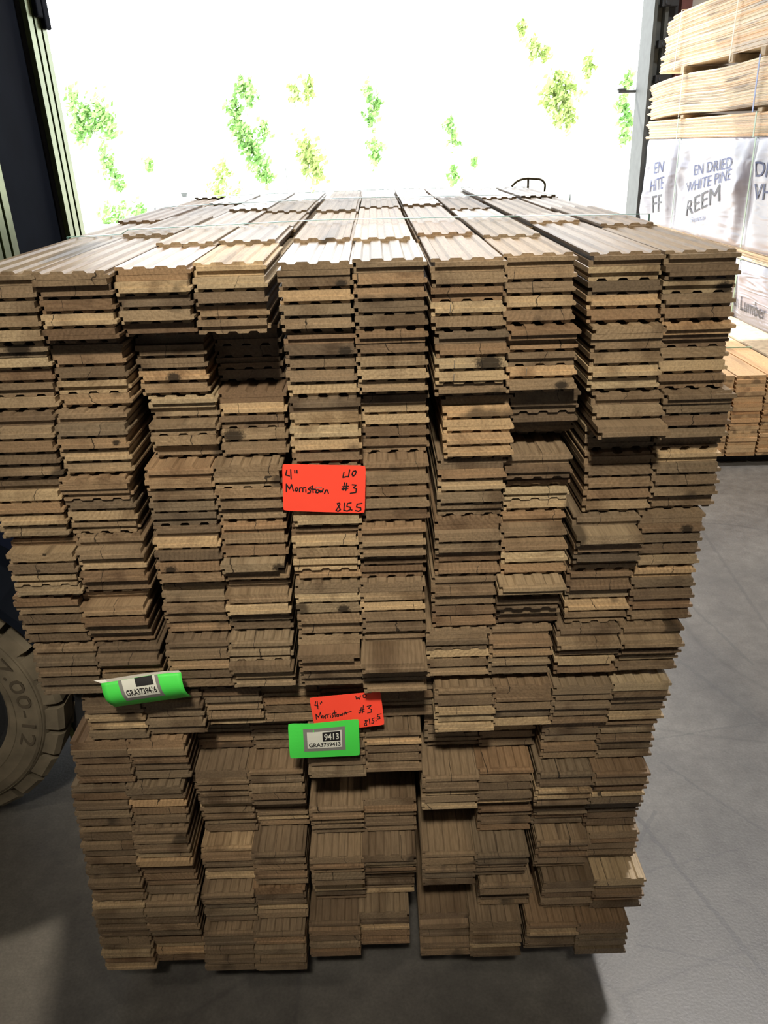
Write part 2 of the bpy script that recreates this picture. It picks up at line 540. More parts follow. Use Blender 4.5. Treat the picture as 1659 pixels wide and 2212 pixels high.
P = {1: [4,10,14,12,13,9,3,-1,2,5,17,28,31,28,25,22,27,29,28,25,13,35,36,33,33,26,23,21,17,13,20,26,26,23,21],
     2: [16,10,8,13,15,-1,-6,-4,-5,-3,13,24,25,21,17,26,22,19,17,12,19,32,26,32,23,11,35,35,25,14,21,30,19,17,13],
     3: [-12,0,-5,-3,-14,-55,-45,-48,-50,-52,-49,-59,-36,-34,-45,-4,-5,-7,-8,-8,-4,1,6,7,6,-9,-2,3,-4,-6,16,18,18,15,12],
     4: [-30,-19,-17,-23,-18,-105,-112,-118,-118,-122,-70,-64,-62,-53,-42,-8,-8,-5,-9,-15,-10,-8,-4,15,2,-10,9,12,-2,-7,21,22,33,20,16],
     5: [-13,-14,-12,-12,-14,-22,-19,-25,-19,-24,-7,-4,4,4,-1,-5,-4,-3,-2,14,4,9,8,8,4,11,12,12,15,11,8,38,32,25,17],
     6: [-19,-17,-18,-20,-18,-14,-19,-19,-19,-24,-39,-48,-49,-50,-43,-7,4,3,4,2,17,16,13,1,1,13,14,11,12,13,8,71,53,38,41],
     7: [-2,1,-1,3,3,3,5,6,3,-2,-23,-12,-7,-1,-2,-13,-10,-12,-8,-14,-5,8,7,-2,4,3,7,0,0,1,3,8,5,4,1],
     8: [-30,-28,-29,-27,-24,-4,-16,-14,-14,-9,-30,-35,-38,-58,-105,-20,-11,-27,-20,-24,-19,-4,7,8,6,39,10,15,3,-5,0,12,8,6,1],
     9: [-18,-18,-17,-16,-14,2,-1,1,2,-5,-1,9,42,-22,-25,-11,-6,-5,-8,-10,0,32,20,15,-1,-1,1,-9,-2,-2,12,23,9,10,4],
     10: [-13,-6,-13,-11,-12,-10,-20,-19,-18,-11,8,0,0,-3,-20,-13,-8,-7,-10,-16,-6,-3,-7,-8,-6,-6,-2,2,-1,-1,12,24,12,-1,1]}
XO = [[4,3,-2,-9,-4,-13,-5], [-3,-1,6,-2,-2,-3,-4], [7,8,10,7,1,0,-1], [5,10,22,14,9,4,-5], [13,18,26,25,11,8,-5]]
LA = [[7,3,10,8,8,10,4],[0,3,12,16,0,9,-10],[-10,-70,-25,-50,-30,-6,0],[-20,-72,-20,-60,-12,-18,5],[-30,0,-110,-24,0,-45,-15],[-32,0,-115,-44,0,-60,-36],[14,-50,10,-95,0,-100,-30],[8,-50,-5,-35,6,-10,-6],[15,-15,9,-40,-19,-12,4],[10,-12,12,-35,-40,-14,4]]
LB = [[7,3,10,8,8,10,4],[0,3,5,18,-7,9,-16],[-22,-78,-37,-64,-36,-25,16],[-30,-78,-27,-75,-22,-27,18],[-35,5,-125,-48,-18,-62,-12],[-35,-6,-125,-52,-35,-75,-36],[13,-65,-4,-105,-11,-115,0],[2,-60,-13,-50,-25,-43,0],[0,-22,-10,-55,-42,-26,-11],[-9,-19,-9,-48,-60,-26,4]]
LX = [[151,114,100,97,94,90,88],[344,310,305,302,297,291,286],[538,514,509,505,502,500,488],[732,719,710,718,709,722,704],[926,919,910,918,924,938,909]]
PALE = {1: (5, 7, 17, 19, 24), 2: (4, 9, 14, 19, 23), 3: (2, 9, 11, 22), 4: (1, 2, 12, 28), 5: (3, 10, 12, 13, 14, 20, 22, 24, 27),
        6: (9, 12, 13, 28), 7: (4, 8, 9, 12, 13, 14, 15, 18, 33), 8: (4, 9, 19, 20, 24), 9: (2, 4, 9, 10, 29, 34), 10: (3, 6, 9, 16, 26)}
DARK = {1: (16,), 2: (3, 5, 6, 8, 18), 3: (3, 5, 6), 4: (3, 6, 7, 8, 9, 10), 5: (7, 11, 21), 6: (11, 14, 25), 7: (6, 11, 21), 8: (11, 12, 13, 14, 15, 18, 28),
        9: (3, 23, 24), 10: (2, 7, 13, 23, 24)}  # own dark tones; whole recessed bundles have recess shade put into tone
JOINT = {1: (0.75, 1.25, 1.62), 2: (0.42, 0.83, 1.3), 3: (0.255, 0.55, 1.0, 1.4), 4: (0.262, 0.545, 0.93, 1.35), 5: (0.265, 0.62, 0.9, 1.35), 6: (0.255, 0.52, 0.98, 1.4),
         7: (0.30, 0.54, 1.02, 1.4), 8: (0.245, 0.60, 0.84, 1.3), 9: (0.47, 0.66, 1.2), 10: (0.36, 0.80, 1.2)}
REAR = {1: 1.62, 2: 1.72, 3: 1.85, 4: 1.9, 5: 1.92, 6: 1.92, 7: 1.9, 8: 1.86, 9: 1.78, 10: 1.7}
ZU = 1.426            # top of the upper pack
ZL = 0.100            # underside of the lower pack
TL = 0.65 / 35
ORD = ['', 'first', 'second', 'third', 'fourth', 'fifth', 'sixth', 'seventh', 'eighth', 'ninth', 'tenth', 'eleventh', 'twelfth', 'thirteenth', 'fourteenth',
       'fifteenth', 'sixteenth', 'seventeenth', 'eighteenth', 'nineteenth', 'twentieth'] + \
      ['twenty-' + s for s in ('first', 'second', 'third', 'fourth', 'fifth', 'sixth', 'seventh', 'eighth', 'ninth')] + ['thirtieth'] + \
      ['thirty-' + s for s in ('first', 'second', 'third', 'fourth', 'fifth')]
# the 300 boards that show largest: pack letter, column, boards counted down
SHOW_TEXT = ('l1:6;l2:6,11,26;l3:11,21,26,31;l4:11,21,31;l5:16,21,31;l6:6,16,21,31;l7:1,11,21,31;l8:1,11,21,26,31;l9:1,11,21,26,31;l10:1,11,26,31;r1:2;r2:2;r3:2;r4:'
             '2;r5:2;r6:2;r7:2;r8:2;r9:3;r10:2;u1:1,6,8,9,10,11,12,13,14,15,16,17,18,19,20,22,23,24,25,26,31,32;u2:1,2,3,4,5,6,7,8,9,10,11,12,13,14,15,16,17,18,19,2'
             '0,21,22,23,24,27,28,31,32;u3:1,2,3,4,5,7,8,9,10,11,13,14,16,17,18,19,20,21,22,23,24,27,28,31;u4:1,2,3,4,5,7,8,9,10,11,12,13,14,15,16,17,18,19,21,22,23'
             ',24,27,28,31,32,33;u5:1,2,3,4,5,6,7,8,9,10,11,12,13,14,15,20,22,23,24,26,29,31,32;u6:1,2,3,4,5,6,7,8,9,10,11,13,14,15,16,17,18,19,20,21,22,23,25,26,30'
             ',32,35;u7:1,2,3,4,5,6,7,8,9,10,12,13,14,15,16,17,18,19,20,21,22,23,25,26,27,30,31;u8:1,2,3,4,5,6,7,8,9,10,11,12,13,16,17,19,21,22,23,24,25,26,28,31,32'
             ';u9:1,2,3,4,5,6,7,8,9,10,11,12,13,15,16,17,18,19,20,21,22,26,27,29,30,31,32;u10:1,2,3,4,5,6,7,8,9,10,11,12,13,14,16,17,18,19,21,26,27,28,31,32')
SHOW = {(q[0], int(q[1:q.index(':')]), int(k)) for q in SHOW_TEXT.split(';') for k in q[q.index(':') + 1:].split(',')}

rng = random.Random(3)
boards = []           # key, geometry, tone, seed, place, label


def word(t):
    return 'pale' if t > 0.68 else ('dark' if t < 0.3 else 'brown')


for c in range(1, 11):
    pr = (c - 1) // 2
    for k in range(1, 36):
        b = (k - 1) // 5
        seam = 0.104 * (2 * pr + 1) + XO[pr][b] / 1000
        W = 0.0985 if c % 2 else 0.098
        x0 = seam - 0.1005 if c % 2 else seam
        if k % 5 != 1:
            x0 += rng.uniform(-0.0006, 0.0012) if c % 2 else rng.uniform(0, 0.0016)
            W -= rng.uniform(0, 0.0012)
        pz = ZU - k * T
        flip = k % 5 == 1
        end = 's' if (flip and (c, k) in ((2, 1), (2, 16))) else ('t' if rng.random() < 0.68 else ('s' if rng.random() < 0.75 else 'g'))
        if flip and end == 'g':
            end = 't'
        t = rng.uniform(0.32, 0.66)
        if k in PALE[c]:
            t = rng.uniform(0.8, 1.0)
        elif k in DARK[c]:
            t = rng.uniform(0.05, 0.25)
        elif rng.random() < 0.18:
            t = rng.uniform(0.1, 0.3)
        y0 = -P[c][k - 1] / 1000
        y1 = JOINT[c][0] - 0.002 if k == 1 else REAR[c] - rng.uniform(0.0, 0.05)
        wan = {(9, 34): 1, (5, 32): 2, (4, 24): 2, (1, 26): 2}.get((c, k), 0)
        g = board_geo(W, T, 0.0, y1 - y0, flip, 's' if wan else end, rng, wan)
        lab = f"{word(t)} oak board end, {ORD[c]} column from the tyre, {ORD[k]} board down the upper pack"
        if k == 1:
            lab = f"grooved oak board atop the upper pack's front edge, {ORD[c]} column from the tyre"
        boards.append((('u', c, k), g, t, rng.random(), (x0, y0, pz), lab))
    js = JOINT[c] + (REAR[c],)
    for n, (a, e) in enumerate(zip(js, js[1:])):
        x0 = 0.104 * (2 * pr + 1) + XO[pr][0] / 1000 + (-0.1005 if c % 2 else 0) + rng.uniform(-0.003, 0.001)
        t = rng.uniform(0.35, 0.7)
        lift = (0.005, 0.0015, 0.0065, 0.002)[n % 4] + rng.uniform(-0.001, 0.0015)
        g = board_geo(0.0935, T, 0.0, e - a - 0.003, True, 't', rng)
        boards.append((('r', c, n + 2), g, t, rng.random(), (x0, a, ZU - T + lift),
                       f"grooved oak board atop the upper pack, {ORD[c]} column from the tyre, {ORD[n + 2]} from the front"))
for c in range(1, 11):
    pr = (c - 1) // 2
    for k in range(1, 36):
        b, i = divmod(k - 1, 5)
        seam = LX[pr][b] / 1000
        W = 0.0955
        x0 = seam - 0.0962 if c % 2 else seam
        if i:
            x0 += rng.uniform(-0.001, 0.0004) if c % 2 else rng.uniform(0, 0.0008)
        pp = LA[c - 1][b] + (LB[c - 1][b] - LA[c - 1][b]) * i / 4 + (rng.uniform(-5, 5) if i else 0)
        flip = i == 0
        end = 't' if rng.random() < 0.6 else 's'
        t = rng.uniform(0.12, 0.52)  # darker range puts the light's falloff over the lower pack into tone
        if rng.random() < 0.08:
            t = rng.uniform(0.75, 0.95)
        if (c, k) in ((2, 13), (1, 4), (9, 13), (9, 14), (3, 5), (7, 4)):
            t = 0.9
        y0 = -pp / 1000
        y1 = 1.72 + rng.uniform(-0.05, 0.02)
        g = board_geo(W, TL, 0.0, y1 - y0, flip, end, rng)
        boards.append((('l', c, k), g, t, rng.random(), (x0, y0, ZL + (35 - k) * TL),
                       f"{word(t)} oak board end, {ORD[c]} column from the tyre, {ORD[k]} board down the lower pack"))

SPOT = {('u', 1, 6): (.062, .012, .022), ('u', 2, 13): (.083, .012, .007), ('u', 4, 14): (.020, .010, .020), ('u', 5, 7): (.086, .009, .013), ('u', 5, 2): (.086, .007, .010),
        ('u', 7, 8): (.076, .010, .024), ('u', 3, 9): (.050, .008, .013), ('u', 10, 3): (.086, .006, .016), ('u', 5, 28): (.074, .009, .013), ('u', 4, 24): (.090, .010, .014),
        ('u', 3, 24): (.022, .008, .012), ('u', 1, 23): (.045, .009, .004), ('u', 1, 22): (.057, .016, .004), ('u', 10, 22): (.075, .008, .012), ('u', 8, 10): (.08, .01, .012)}
GRP = {'u': 'oak boards at the front of the upper pack', 'r': 'grooved oak boards along the top of the upper pack', 'l': 'oak boards at the front of the lower pack'}
rest_v, rest_f, rest_l, rest_t, rest_s, rest_p = [], [], [], [], [], []
board_obj = {}
for key, (V, F, LOC), t, sd, pos, lab in boards:
    if SHOW is None or key in SHOW:
        me = board_mesh('oak_board', V, F, LOC, t, sd, SPOT.get(key, (-9, 0, 0.01)))
        o = link('oak_board', me, OAK)
        o.location = pos
        tag(o, lab, 'board', GRP[key[0]])
        board_obj[key] = o
    else:
        b = len(rest_v)
        rest_v += [(x + pos[0], y + pos[1], z + pos[2]) for x, y, z in V]
        rest_f += [tuple(q + b for q in f) for f in F]
        rest_l += LOC
        rest_t += [t] * len(V)
        rest_s += [sd] * len(V)
        rest_p += [SPOT.get(key, (-9, 0, 0.01))] * len(V)
if rest_v:
    o = link('oak_boards', board_mesh('oak_boards', rest_v, rest_f, rest_l, rest_t, rest_s, rest_p), OAK)
    tag(o, 'the remaining smaller showing oak boards filling both packs', 'boards', None, 'stuff')

# staples left in board ends
for key, fx in ((('u', 7, 4), 0.36), (('u', 7, 8), 0.37), (('u', 7, 9), 0.36), (('u', 8, 9), 0.40)):
    if key in board_obj:
        x = 0.099 * fx / 1.6 + 0.004
        mb = MB().cyl((x, -0.0012, 0.006), (x + 0.0006, -0.0012, 0.0158), 0.0006, 6)
        mb.cyl((x, 0.003, 0.006), (x, -0.0014, 0.006), 0.0006, 6).cyl((x + 0.0006, 0.003, 0.0158), (x + 0.0006, -0.0014, 0.0158), 0.0006, 6)
        q = mb.build('staple', METAL, board_obj[key])
        q['label'] = 'bright wire staple'
# plank-end spacers between the two packs
for i, y in enumerate((0.35, 1.2)):
    o = MB().box(0.06, 0.95, y, y + 0.04, ZL + 0.6502, ZU - 35 * T - 0.0004).build('spacer_lath', LUMB)
    tag(o, f"thin wooden lath between the two oak packs, {'front' if i == 0 else 'rear'} one", 'lath', 'laths between the packs')

# ------------------------------------------------------------------ straps over the oak pack
def strap(pts, w, label, group):
    root = None
    v, f = [], []
    top = [Vector(q) for q in pts]
    ring = []
    a, b = top[0], top[-1]
    path = [Vector((a.x, a.y, ZU - 0.22))] + top + [Vector((b.x, b.y, ZU - 0.25))]
    for q in path:
        for s in (-1, 1):
            v.append((q.x, q.y + s * w / 2, q.z))
    n = len(path)
    f = [(2 * i, 2 * i + 2, 2 * i + 3, 2 * i + 1) for i in range(n - 1)]
    me = bpy.data.meshes.new('strap')
    me.from_pydata(v, [], f)
    o = link('plastic_strap', me, TEAL)
    so = o.modifiers.new('thick', 'SOLIDIFY')
    so.thickness = 0.0012
    so.offset = 1
    tag(o, label, 'strap', group)


zt = ZU + 0.0092
strap([(0.001, 0.455, ZU + 0.001), (0.095, 0.47, ZU + 0.0015), (0.108, 0.474, zt), (0.46, 0.556, zt + 0.001), (0.8, 0.53, zt), (1.074, 0.50, zt - 0.001)], 0.008,
      'teal plastic strap across the oak pack top, the one closest to the front edge', 'plastic straps over the oak pack')
strap([(0.001, 1.13, zt - 0.001), (0.1, 1.155, zt), (0.45, 1.27, zt + 0.001), (0.8, 1.24, zt), (1.074, 1.18, zt - 0.001)], 0.010,
      'teal plastic strap across the oak pack top, the middle one', 'plastic straps over the oak pack')
strap([(0.001, 1.60, zt - 0.001), (0.3, 1.66, zt), (0.67, 1.70, zt + 0.001), (1.074, 1.65, zt - 0.001)], 0.010,
      'teal plastic strap across the oak pack top, the one nearest the yard', 'plastic straps over the oak pack')
cu = bpy.data.curves.new('loop', 'CURVE')
cu.dimensions = '3D'
cu.bevel_depth = 0.0035
cu.resolution_u = 8
sp = cu.splines.new('BEZIER')
pts = [(0.985, 1.60, ZU + 0.012), (1.005, 1.60, ZU + 0.028), (1.05, 1.60, ZU + 0.033), (1.085, 1.60, ZU + 0.022), (1.088, 1.60, ZU - 0.005)]
sp.bezier_points.add(len(pts) - 1)
for b, q in zip(sp.bezier_points, pts):
    b.co = q
    b.handle_left_type = b.handle_right_type = 'AUTO'
sp2 = cu.splines.new('POLY')
sp2.points.add(1)
sp2.points[0].co = (1.036, 1.60, ZU + 0.032, 1)
sp2.points[1].co = (1.036, 1.60, ZU + 0.001, 1)
tmp = bpy.data.objects.new('tmp', cu)
COL.objects.link(tmp)
bpy.context.view_layer.update()
me = bpy.data.meshes.new_from_object(tmp.evaluated_get(bpy.context.evaluated_depsgraph_get()))
bpy.data.objects.remove(tmp)
tag(link('strap_end', me, OLIVE), 'loose olive strap end curling up at the far end of the oak pack', 'strap')

# ------------------------------------------------------------------ cards and writing
def lerp4(c, u, v):
    a, b, d, e = [Vector(q) for q in c]      # top-left, top-right, bottom-right, bottom-left
    return (a * (1 - u) + b * u) * (1 - v) + (e * (1 - u) + d * u) * v


def surf_strip(fn, u0, u1, v0, v1, nu, nv, off, rad=0.0):
    """a patch of the card's surface raised by off, corners rounded by rad (in card widths)"""
    V, F = [], []
    for j in range(nv + 1):
        for i in range(nu + 1):
            u = u0 + (u1 - u0) * i / nu
            v = v0 + (v1 - v0) * j / nv
            V.append(fn(u, v, off))
    for j in range(nv):
        for i in range(nu):
            a = j * (nu + 1) + i
            F.append((a, a + nu + 1, a + nu + 2, a + 1))
    return V, F


def round_patch(fn, u0, u1, v0, v1, off, r, asp):
    """rounded rectangle as a polygon on the surface; asp = height/width of the card"""
    pts = []
    ru, rv = r, r / asp
    for cx, cy, a0 in ((u1 - ru, v0 + rv, -90), (u1 - ru, v1 - rv, 0), (u0 + ru, v1 - rv, 90), (u0 + ru, v0 + rv, 180)):
        for s in range(5):
            t = math.radians(a0 + s * 22.5)
            pts.append((cx + ru * math.cos(t), cy + rv * math.sin(t)))
    return [fn(u, v, off) for u, v in pts], [tuple(range(len(pts) - 1, -1, -1))]


def strokes_mb(fn, lines, w, asp, off):
    """pen strokes: each a polyline of (u, v); w in card widths"""
    mb = MB()
    for ln in lines:
        for (a, b) in zip(ln, ln[1:]):
            n = max(1, int(math.hypot(b[0] - a[0], (b[1] - a[1]) * asp) / 0.06))
            d = Vector((b[0] - a[0], (b[1] - a[1]) * asp))
            if d.length < 1e-6:
                continue
            q = Vector((-d.y, d.x)).normalized() * (w / 2)
            V = [fn(a[0] + q.x, a[1] + q.y / asp, off), fn(b[0] + q.x, b[1] + q.y / asp, off),
                 fn(b[0] - q.x, b[1] - q.y / asp, off), fn(a[0] - q.x, a[1] - q.y / asp, off)]
            mb.add(V, [(0, 1, 2, 3)])
        for a in ln:
            V = [fn(a[0] + w / 2 * math.cos(t * PI / 4), a[1] + w / 2 * math.sin(t * PI / 4) / asp, off) for t in range(8)]
            mb.add(V, [tuple(range(8))])
    return mb


def text_verts(body, bold=0.0):
    """outline text as a flat mesh, normalised to a unit box (x 0..1, y 0..1)"""
    cu = bpy.data.curves.new('t', 'FONT')
    cu.body = body
    cu.offset = bold
    cu.resolution_u = 3
    o = bpy.data.objects.new('t', cu)
    COL.objects.link(o)
    bpy.context.view_layer.update()
    me = bpy.data.meshes.new_from_object(o.evaluated_get(bpy.context.evaluated_depsgraph_get()))
    bpy.data.objects.remove(o)
    vs = [v.co.copy() for v in me.vertices]
    fs = [tuple(f.vertices) for f in me.polygons]
    x0 = min(v.x for v in vs); x1 = max(v.x for v in vs)
    y0 = min(v.y for v in vs); y1 = max(v.y for v in vs)
    return [((v.x - x0) / (x1 - x0), (v.y - y0) / (y1 - y0)) for v in vs], fs


def text_on(fn, body, u0, u1, v0, v1, off, bold=0.0):
    vs, fs = text_verts(body, bold)
    return MB().add([fn(u0 + (u1 - u0) * x, v1 - (v1 - v0) * y, off) for x, y in vs], fs)


def card_fn(corners, bulge):
    a, b, d, e = [Vector(q) for q in corners]
    n = (b - a).cross(e - a).normalized()
    if n.y > 0:
        n = -n

    def fn(u, v, off):
        return lerp4(corners, u, v) + n * (bulge(u, v) + off)
    return fn


def P2(s, ox, oy, sx, sy):
    """stroke text: 'x,y x,y|x,y ...' in zoomed pixels to card coordinates"""
    out = []
    for ln in s.split('|'):
        out.append([((float(q.split(',')[0]) - ox) / sx, (float(q.split(',')[1]) - oy) / sy) for q in ln.split()])
    return out


def card(name, label, corners, bulge, mat, asp, round_r=0.02):
    fn = card_fn(corners, bulge)
    V, F = [], []
    n, mm = 14, 10
    V, F = surf_strip(fn, 0, 1, 0, 1, n, mm, 0)
    # round the corners slightly by pulling the four corner vertices in
    for i, (u, v) in ((0, (0.008, 0.014)), (n, (0.992, 0.014)), (mm * (n + 1), (0.008, 0.986)), ((mm + 1) * (n + 1) - 1, (0.992, 0.986))):
        V[i] = fn(u, v, 0)
    me = bpy.data.meshes.new(name)
    me.from_pydata([tuple(q) for q in V], [], F)
    o = link(name, me, mat)
    so = o.modifiers.new('thick', 'SOLIDIFY')
    so.thickness = 0.0004
    so.offset = -1
    tag(o, label, 'card')
    return o, fn


# upper red card (strokes read off the photograph, card box 150..1510 x 95..870)
STR_A = ("225,190 205,272 265,285|287,180 292,335|352,192 354,235|388,190 390,235|"
         "1152,205 1135,290 1195,275 1225,278 1245,165|1340,180 1300,190 1285,240 1300,268 1335,240 1352,195 1340,180|"
         "210,545 212,420 262,500 298,425 325,530|370,480 352,520 375,535 400,510 390,480 370,480|425,540 428,480 460,475|480,540 482,478 512,470|527,470 527,474|530,500 530,545|"
         "620,450 570,490 605,520 600,555 560,562|640,440 650,550|610,490 690,495|705,505 690,545 720,555 745,530 735,500 705,505|755,505 765,540 780,515 795,535 815,480|835,560 858,500 882,500 900,555|"
         "1165,375 1140,495|1200,380 1185,500|1130,440 1228,430|1122,478 1220,465|"
         "1290,405 1355,410 1310,455 1360,470 1350,530 1260,545|"
         "1085,710 1045,720 1075,770 1100,820 1060,850 1025,835 1065,780 1090,730 1085,710|1165,710 1155,835|1275,700 1215,715 1205,765 1260,775 1265,815 1210,840 1165,830|1288,818 1289,824|"
         "1455,705 1375,720 1365,770 1435,780 1440,815 1400,840 1350,828")
ca = [(0.417, -0.018, 1.150), (0.537, -0.018, 1.144), (0.533, -0.018, 1.069), (0.413, -0.018, 1.077)]
red1, fnA = card('red_card', "orange-red handwritten card stapled to the upper oak pack's end", ca, lambda u, v: 0.0005 * math.sin(u * 3), REDC, 0.62)
strokes_mb(fnA, P2(STR_A, 150, 95, 1355, 775), 0.0155, 0.61, 0.00035).build('handwriting', INK, red1)
MB().box(0.462, 0.472, -0.0192, -0.0183, 1.1118, 1.1126).build('staple', METAL, red1)

STR_B = ("520,215 505,262 550,268|540,212 547,305|580,228 585,245|598,212 603,230|"
         "1075,150 1085,185 1105,165 1125,185 1140,140|1205,120 1175,135 1180,165 1205,165 1222,140 1205,120|"
         "520,435 515,370 550,410 580,345 590,420|605,385 595,415 620,420 630,395 605,385|645,425 645,385 665,375|680,415 680,375 700,368|715,362 716,365|718,385 720,410|"
         "765,350 740,370 760,390 745,412|775,320 785,400|755,355 800,350|810,370 805,395 830,395 835,370 810,370|850,365 855,385 870,370 880,385 890,355|905,375 925,335 945,365|925,352 1010,330|"
         "1150,280 1130,350|1180,255 1165,345|1115,320 1190,300|1115,345 1190,325|"
         "1230,265 1285,255 1250,290 1290,300 1285,335 1235,345|"
         "1230,430 1200,435 1215,460 1225,490 1195,495 1190,475 1225,450 1230,430|1258,415 1268,475|1330,400 1300,410 1305,430 1325,440 1315,462 1290,462|1352,400 1352,404|1354,430 1354,434|"
         "1425,348 1375,360 1370,385 1405,385 1410,405 1375,412")
cb = [(0.430, -0.013, 0.739), (0.547, -0.013, 0.748), (0.552, -0.013, 0.683), (0.436, -0.013, 0.668)]
red2, fnB0 = card('red_card', "orange-red handwritten card on the lower oak pack, half behind the green card", cb,
                  lambda u, v: 0.004 * u * v, REDC, 0.62)
# the card box in that zoom: corners (432,168) (1415,90) (1473,470) (490,590)
A_, B_, D_, E_ = Vector((432, 168)), Vector((1415, 90)), Vector((1473, 478)), Vector((500, 610))


def inv_quad(x, y):
    u, v = 0.5, 0.5
    for _ in range(12):
        q = (A_ * (1 - u) + B_ * u) * (1 - v) + (E_ * (1 - u) + D_ * u) * v
        du = (B_ - A_) * (1 - v) + (D_ - E_) * v
        dv = (E_ - A_) * (1 - u) + (D_ - B_) * u
        r = Vector((x, y)) - q
        det = du.x * dv.y - du.y * dv.x
        u += (r.x * dv.y - r.y * dv.x) / det
        v += (du.x * r.y - du.y * r.x) / det
    return u, v


linesB = [[inv_quad(*q) for q in ln] for ln in P2(STR_B, 0, 0, 1, 1)]
strokes_mb(fnB0, linesB, 0.0135, 0.6, 0.00035).build('handwriting', INK, red2)


def label_on(o, fn, box, asp, code, big):
    u0, u1, v0, v1 = box
    f2 = lambda u, v, off: fn(u0 + (u1 - u0) * u, v0 + (v1 - v0) * v, off)
    V, F = surf_strip(f2, 0, 1, 0, 1, 6, 4, 0.0003)
    lab = MB().add(V, F).build('label', GREYL, o)
    V, F = surf_strip(f2, 0.09, 0.92, 0.13, 0.86, 6, 4, 0.0005)
    q = MB().add(V, F).build('label_field', WHITEL, lab)
    V, F = surf_strip(f2, 0.46, 0.885, 0.17, 0.565, 4, 3, 0.0007)
    MB().add(V, F).build('number_panel', INK, lab)
    text_on(f2, big, 0.50, 0.85, 0.235, 0.505, 0.0009, 0.02).build('panel_number', WHITEL, lab)
    text_on(f2, code, 0.125, 0.885, 0.615, 0.80, 0.0008, 0.022).build('code_lettering', INK, lab)


cc = [(0.392, -0.024, 0.692), (0.510, -0.024, 0.702), (0.509, -0.022, 0.625), (0.391, -0.022, 0.623)]
gr1, fnC = card('green_card', 'bright green card with a numbered grey label, in front of the lower red card', cc,
                lambda u, v: 0.002 * math.sin(PI * v) + 0.006 * max(0, 0.35 - u) * (1 - v) * -3, GREENC, 0.62)
label_on(gr1, fnC, (0.21, 0.80, 0.15, 0.80), 0.62, 'GRA3739413', '9413')

# green card bent out from between the packs: rolls over from the top and hangs
def fnD(u, v, off):
    t = v * 1.15
    fx = 0.108 + 0.012 * v + (0.128 - 0.004 * v) * u
    slope = 0.016 * u
    bul = 0.012 * math.sin(PI * min(1, v * 1.02)) + 0.006
    y = -0.031 - bul - 0.008 * (1 - v)
    z = 0.802 + slope - 0.052 * v + 0.004 * math.sin(PI * u) * (1 - v) * u
    return Vector((fx, y - off * 0.8, z + off * 0.6))


V, F = surf_strip(fnD, 0, 1, 0, 1, 16, 12, 0)
me = bpy.data.meshes.new('green_card')
me.from_pydata([tuple(q) for q in V], [], F)
gr2 = link('green_card', me, GREENC, smooth=True)
so = gr2.modifiers.new('thick', 'SOLIDIFY')
so.thickness = 0.0004
so.offset = -1
tag(gr2, 'green card curling out between the two oak packs near the tyre', 'card')
f2 = lambda u, v, off: fnD(0.20 + 0.50 * u + 0.03 * v, -0.32 + 1.02 * v, off)
V, F = surf_strip(f2, 0, 1, 0.32, 1, 6, 6, 0.0004)
lab = MB().add(V, F).build('label', GREYL, gr2, smooth=True)
V, F = surf_strip(f2, 0.09, 0.92, 0.32, 0.87, 6, 6, 0.0007)
MB().add(V, F).build('label_field', WHITEL, lab, smooth=True)
V, F = surf_strip(f2, 0.42, 0.86, 0.32, 0.55, 4, 3, 0.0010)
MB().add(V, F).build('number_panel', INK, lab, smooth=True)
text_on(f2, 'GRA3739416', 0.125, 0.885, 0.60, 0.80, 0.0012, 0.022).build('code_lettering', INK, lab)
mb = MB()
for i in range(12):
    u, u2 = i / 12, (i + 1) / 12
    a, b = fnD(u, 0, 0), fnD(u2, 0, 0)
    w = 0.0035 * (1 - u * 0.5)
    mb.add([a, b, b + Vector((-0.004, 0.003, w)), a + Vector((-0.012 if i == 0 else -0.004, 0.003, w))], [(0, 1, 2, 3), (3, 2, 1, 0)])
q = mb.build('turned_edge', WHITEP, gr2)
q['label'] = 'white turned-back edge'

# ------------------------------------------------------------------ forklift beside the oak packs
fk = empty('forklift', (-0.8, 1.0, 0))
tag(fk, 'dark blue forklift beside the oak packs, only a tan front tyre and the mast showing', 'forklift')


def fpart(mb, name, mat, smooth=False, bevel=0.0, parent=None):
    o = mb.build(name, mat, None, smooth, bevel)
    o.parent = parent or fk
    o.matrix_parent_inverse = Matrix.Translation((-0.8, 1.0, 0)).inverted() if parent is None else parent_inv(parent)
    return o


def parent_inv(p_):
    return Matrix.Identity(4) if p_.get('inw') else (Matrix.Translation((-0.8, 1.0, 0)) @ p_.matrix_parent_inverse).inverted()


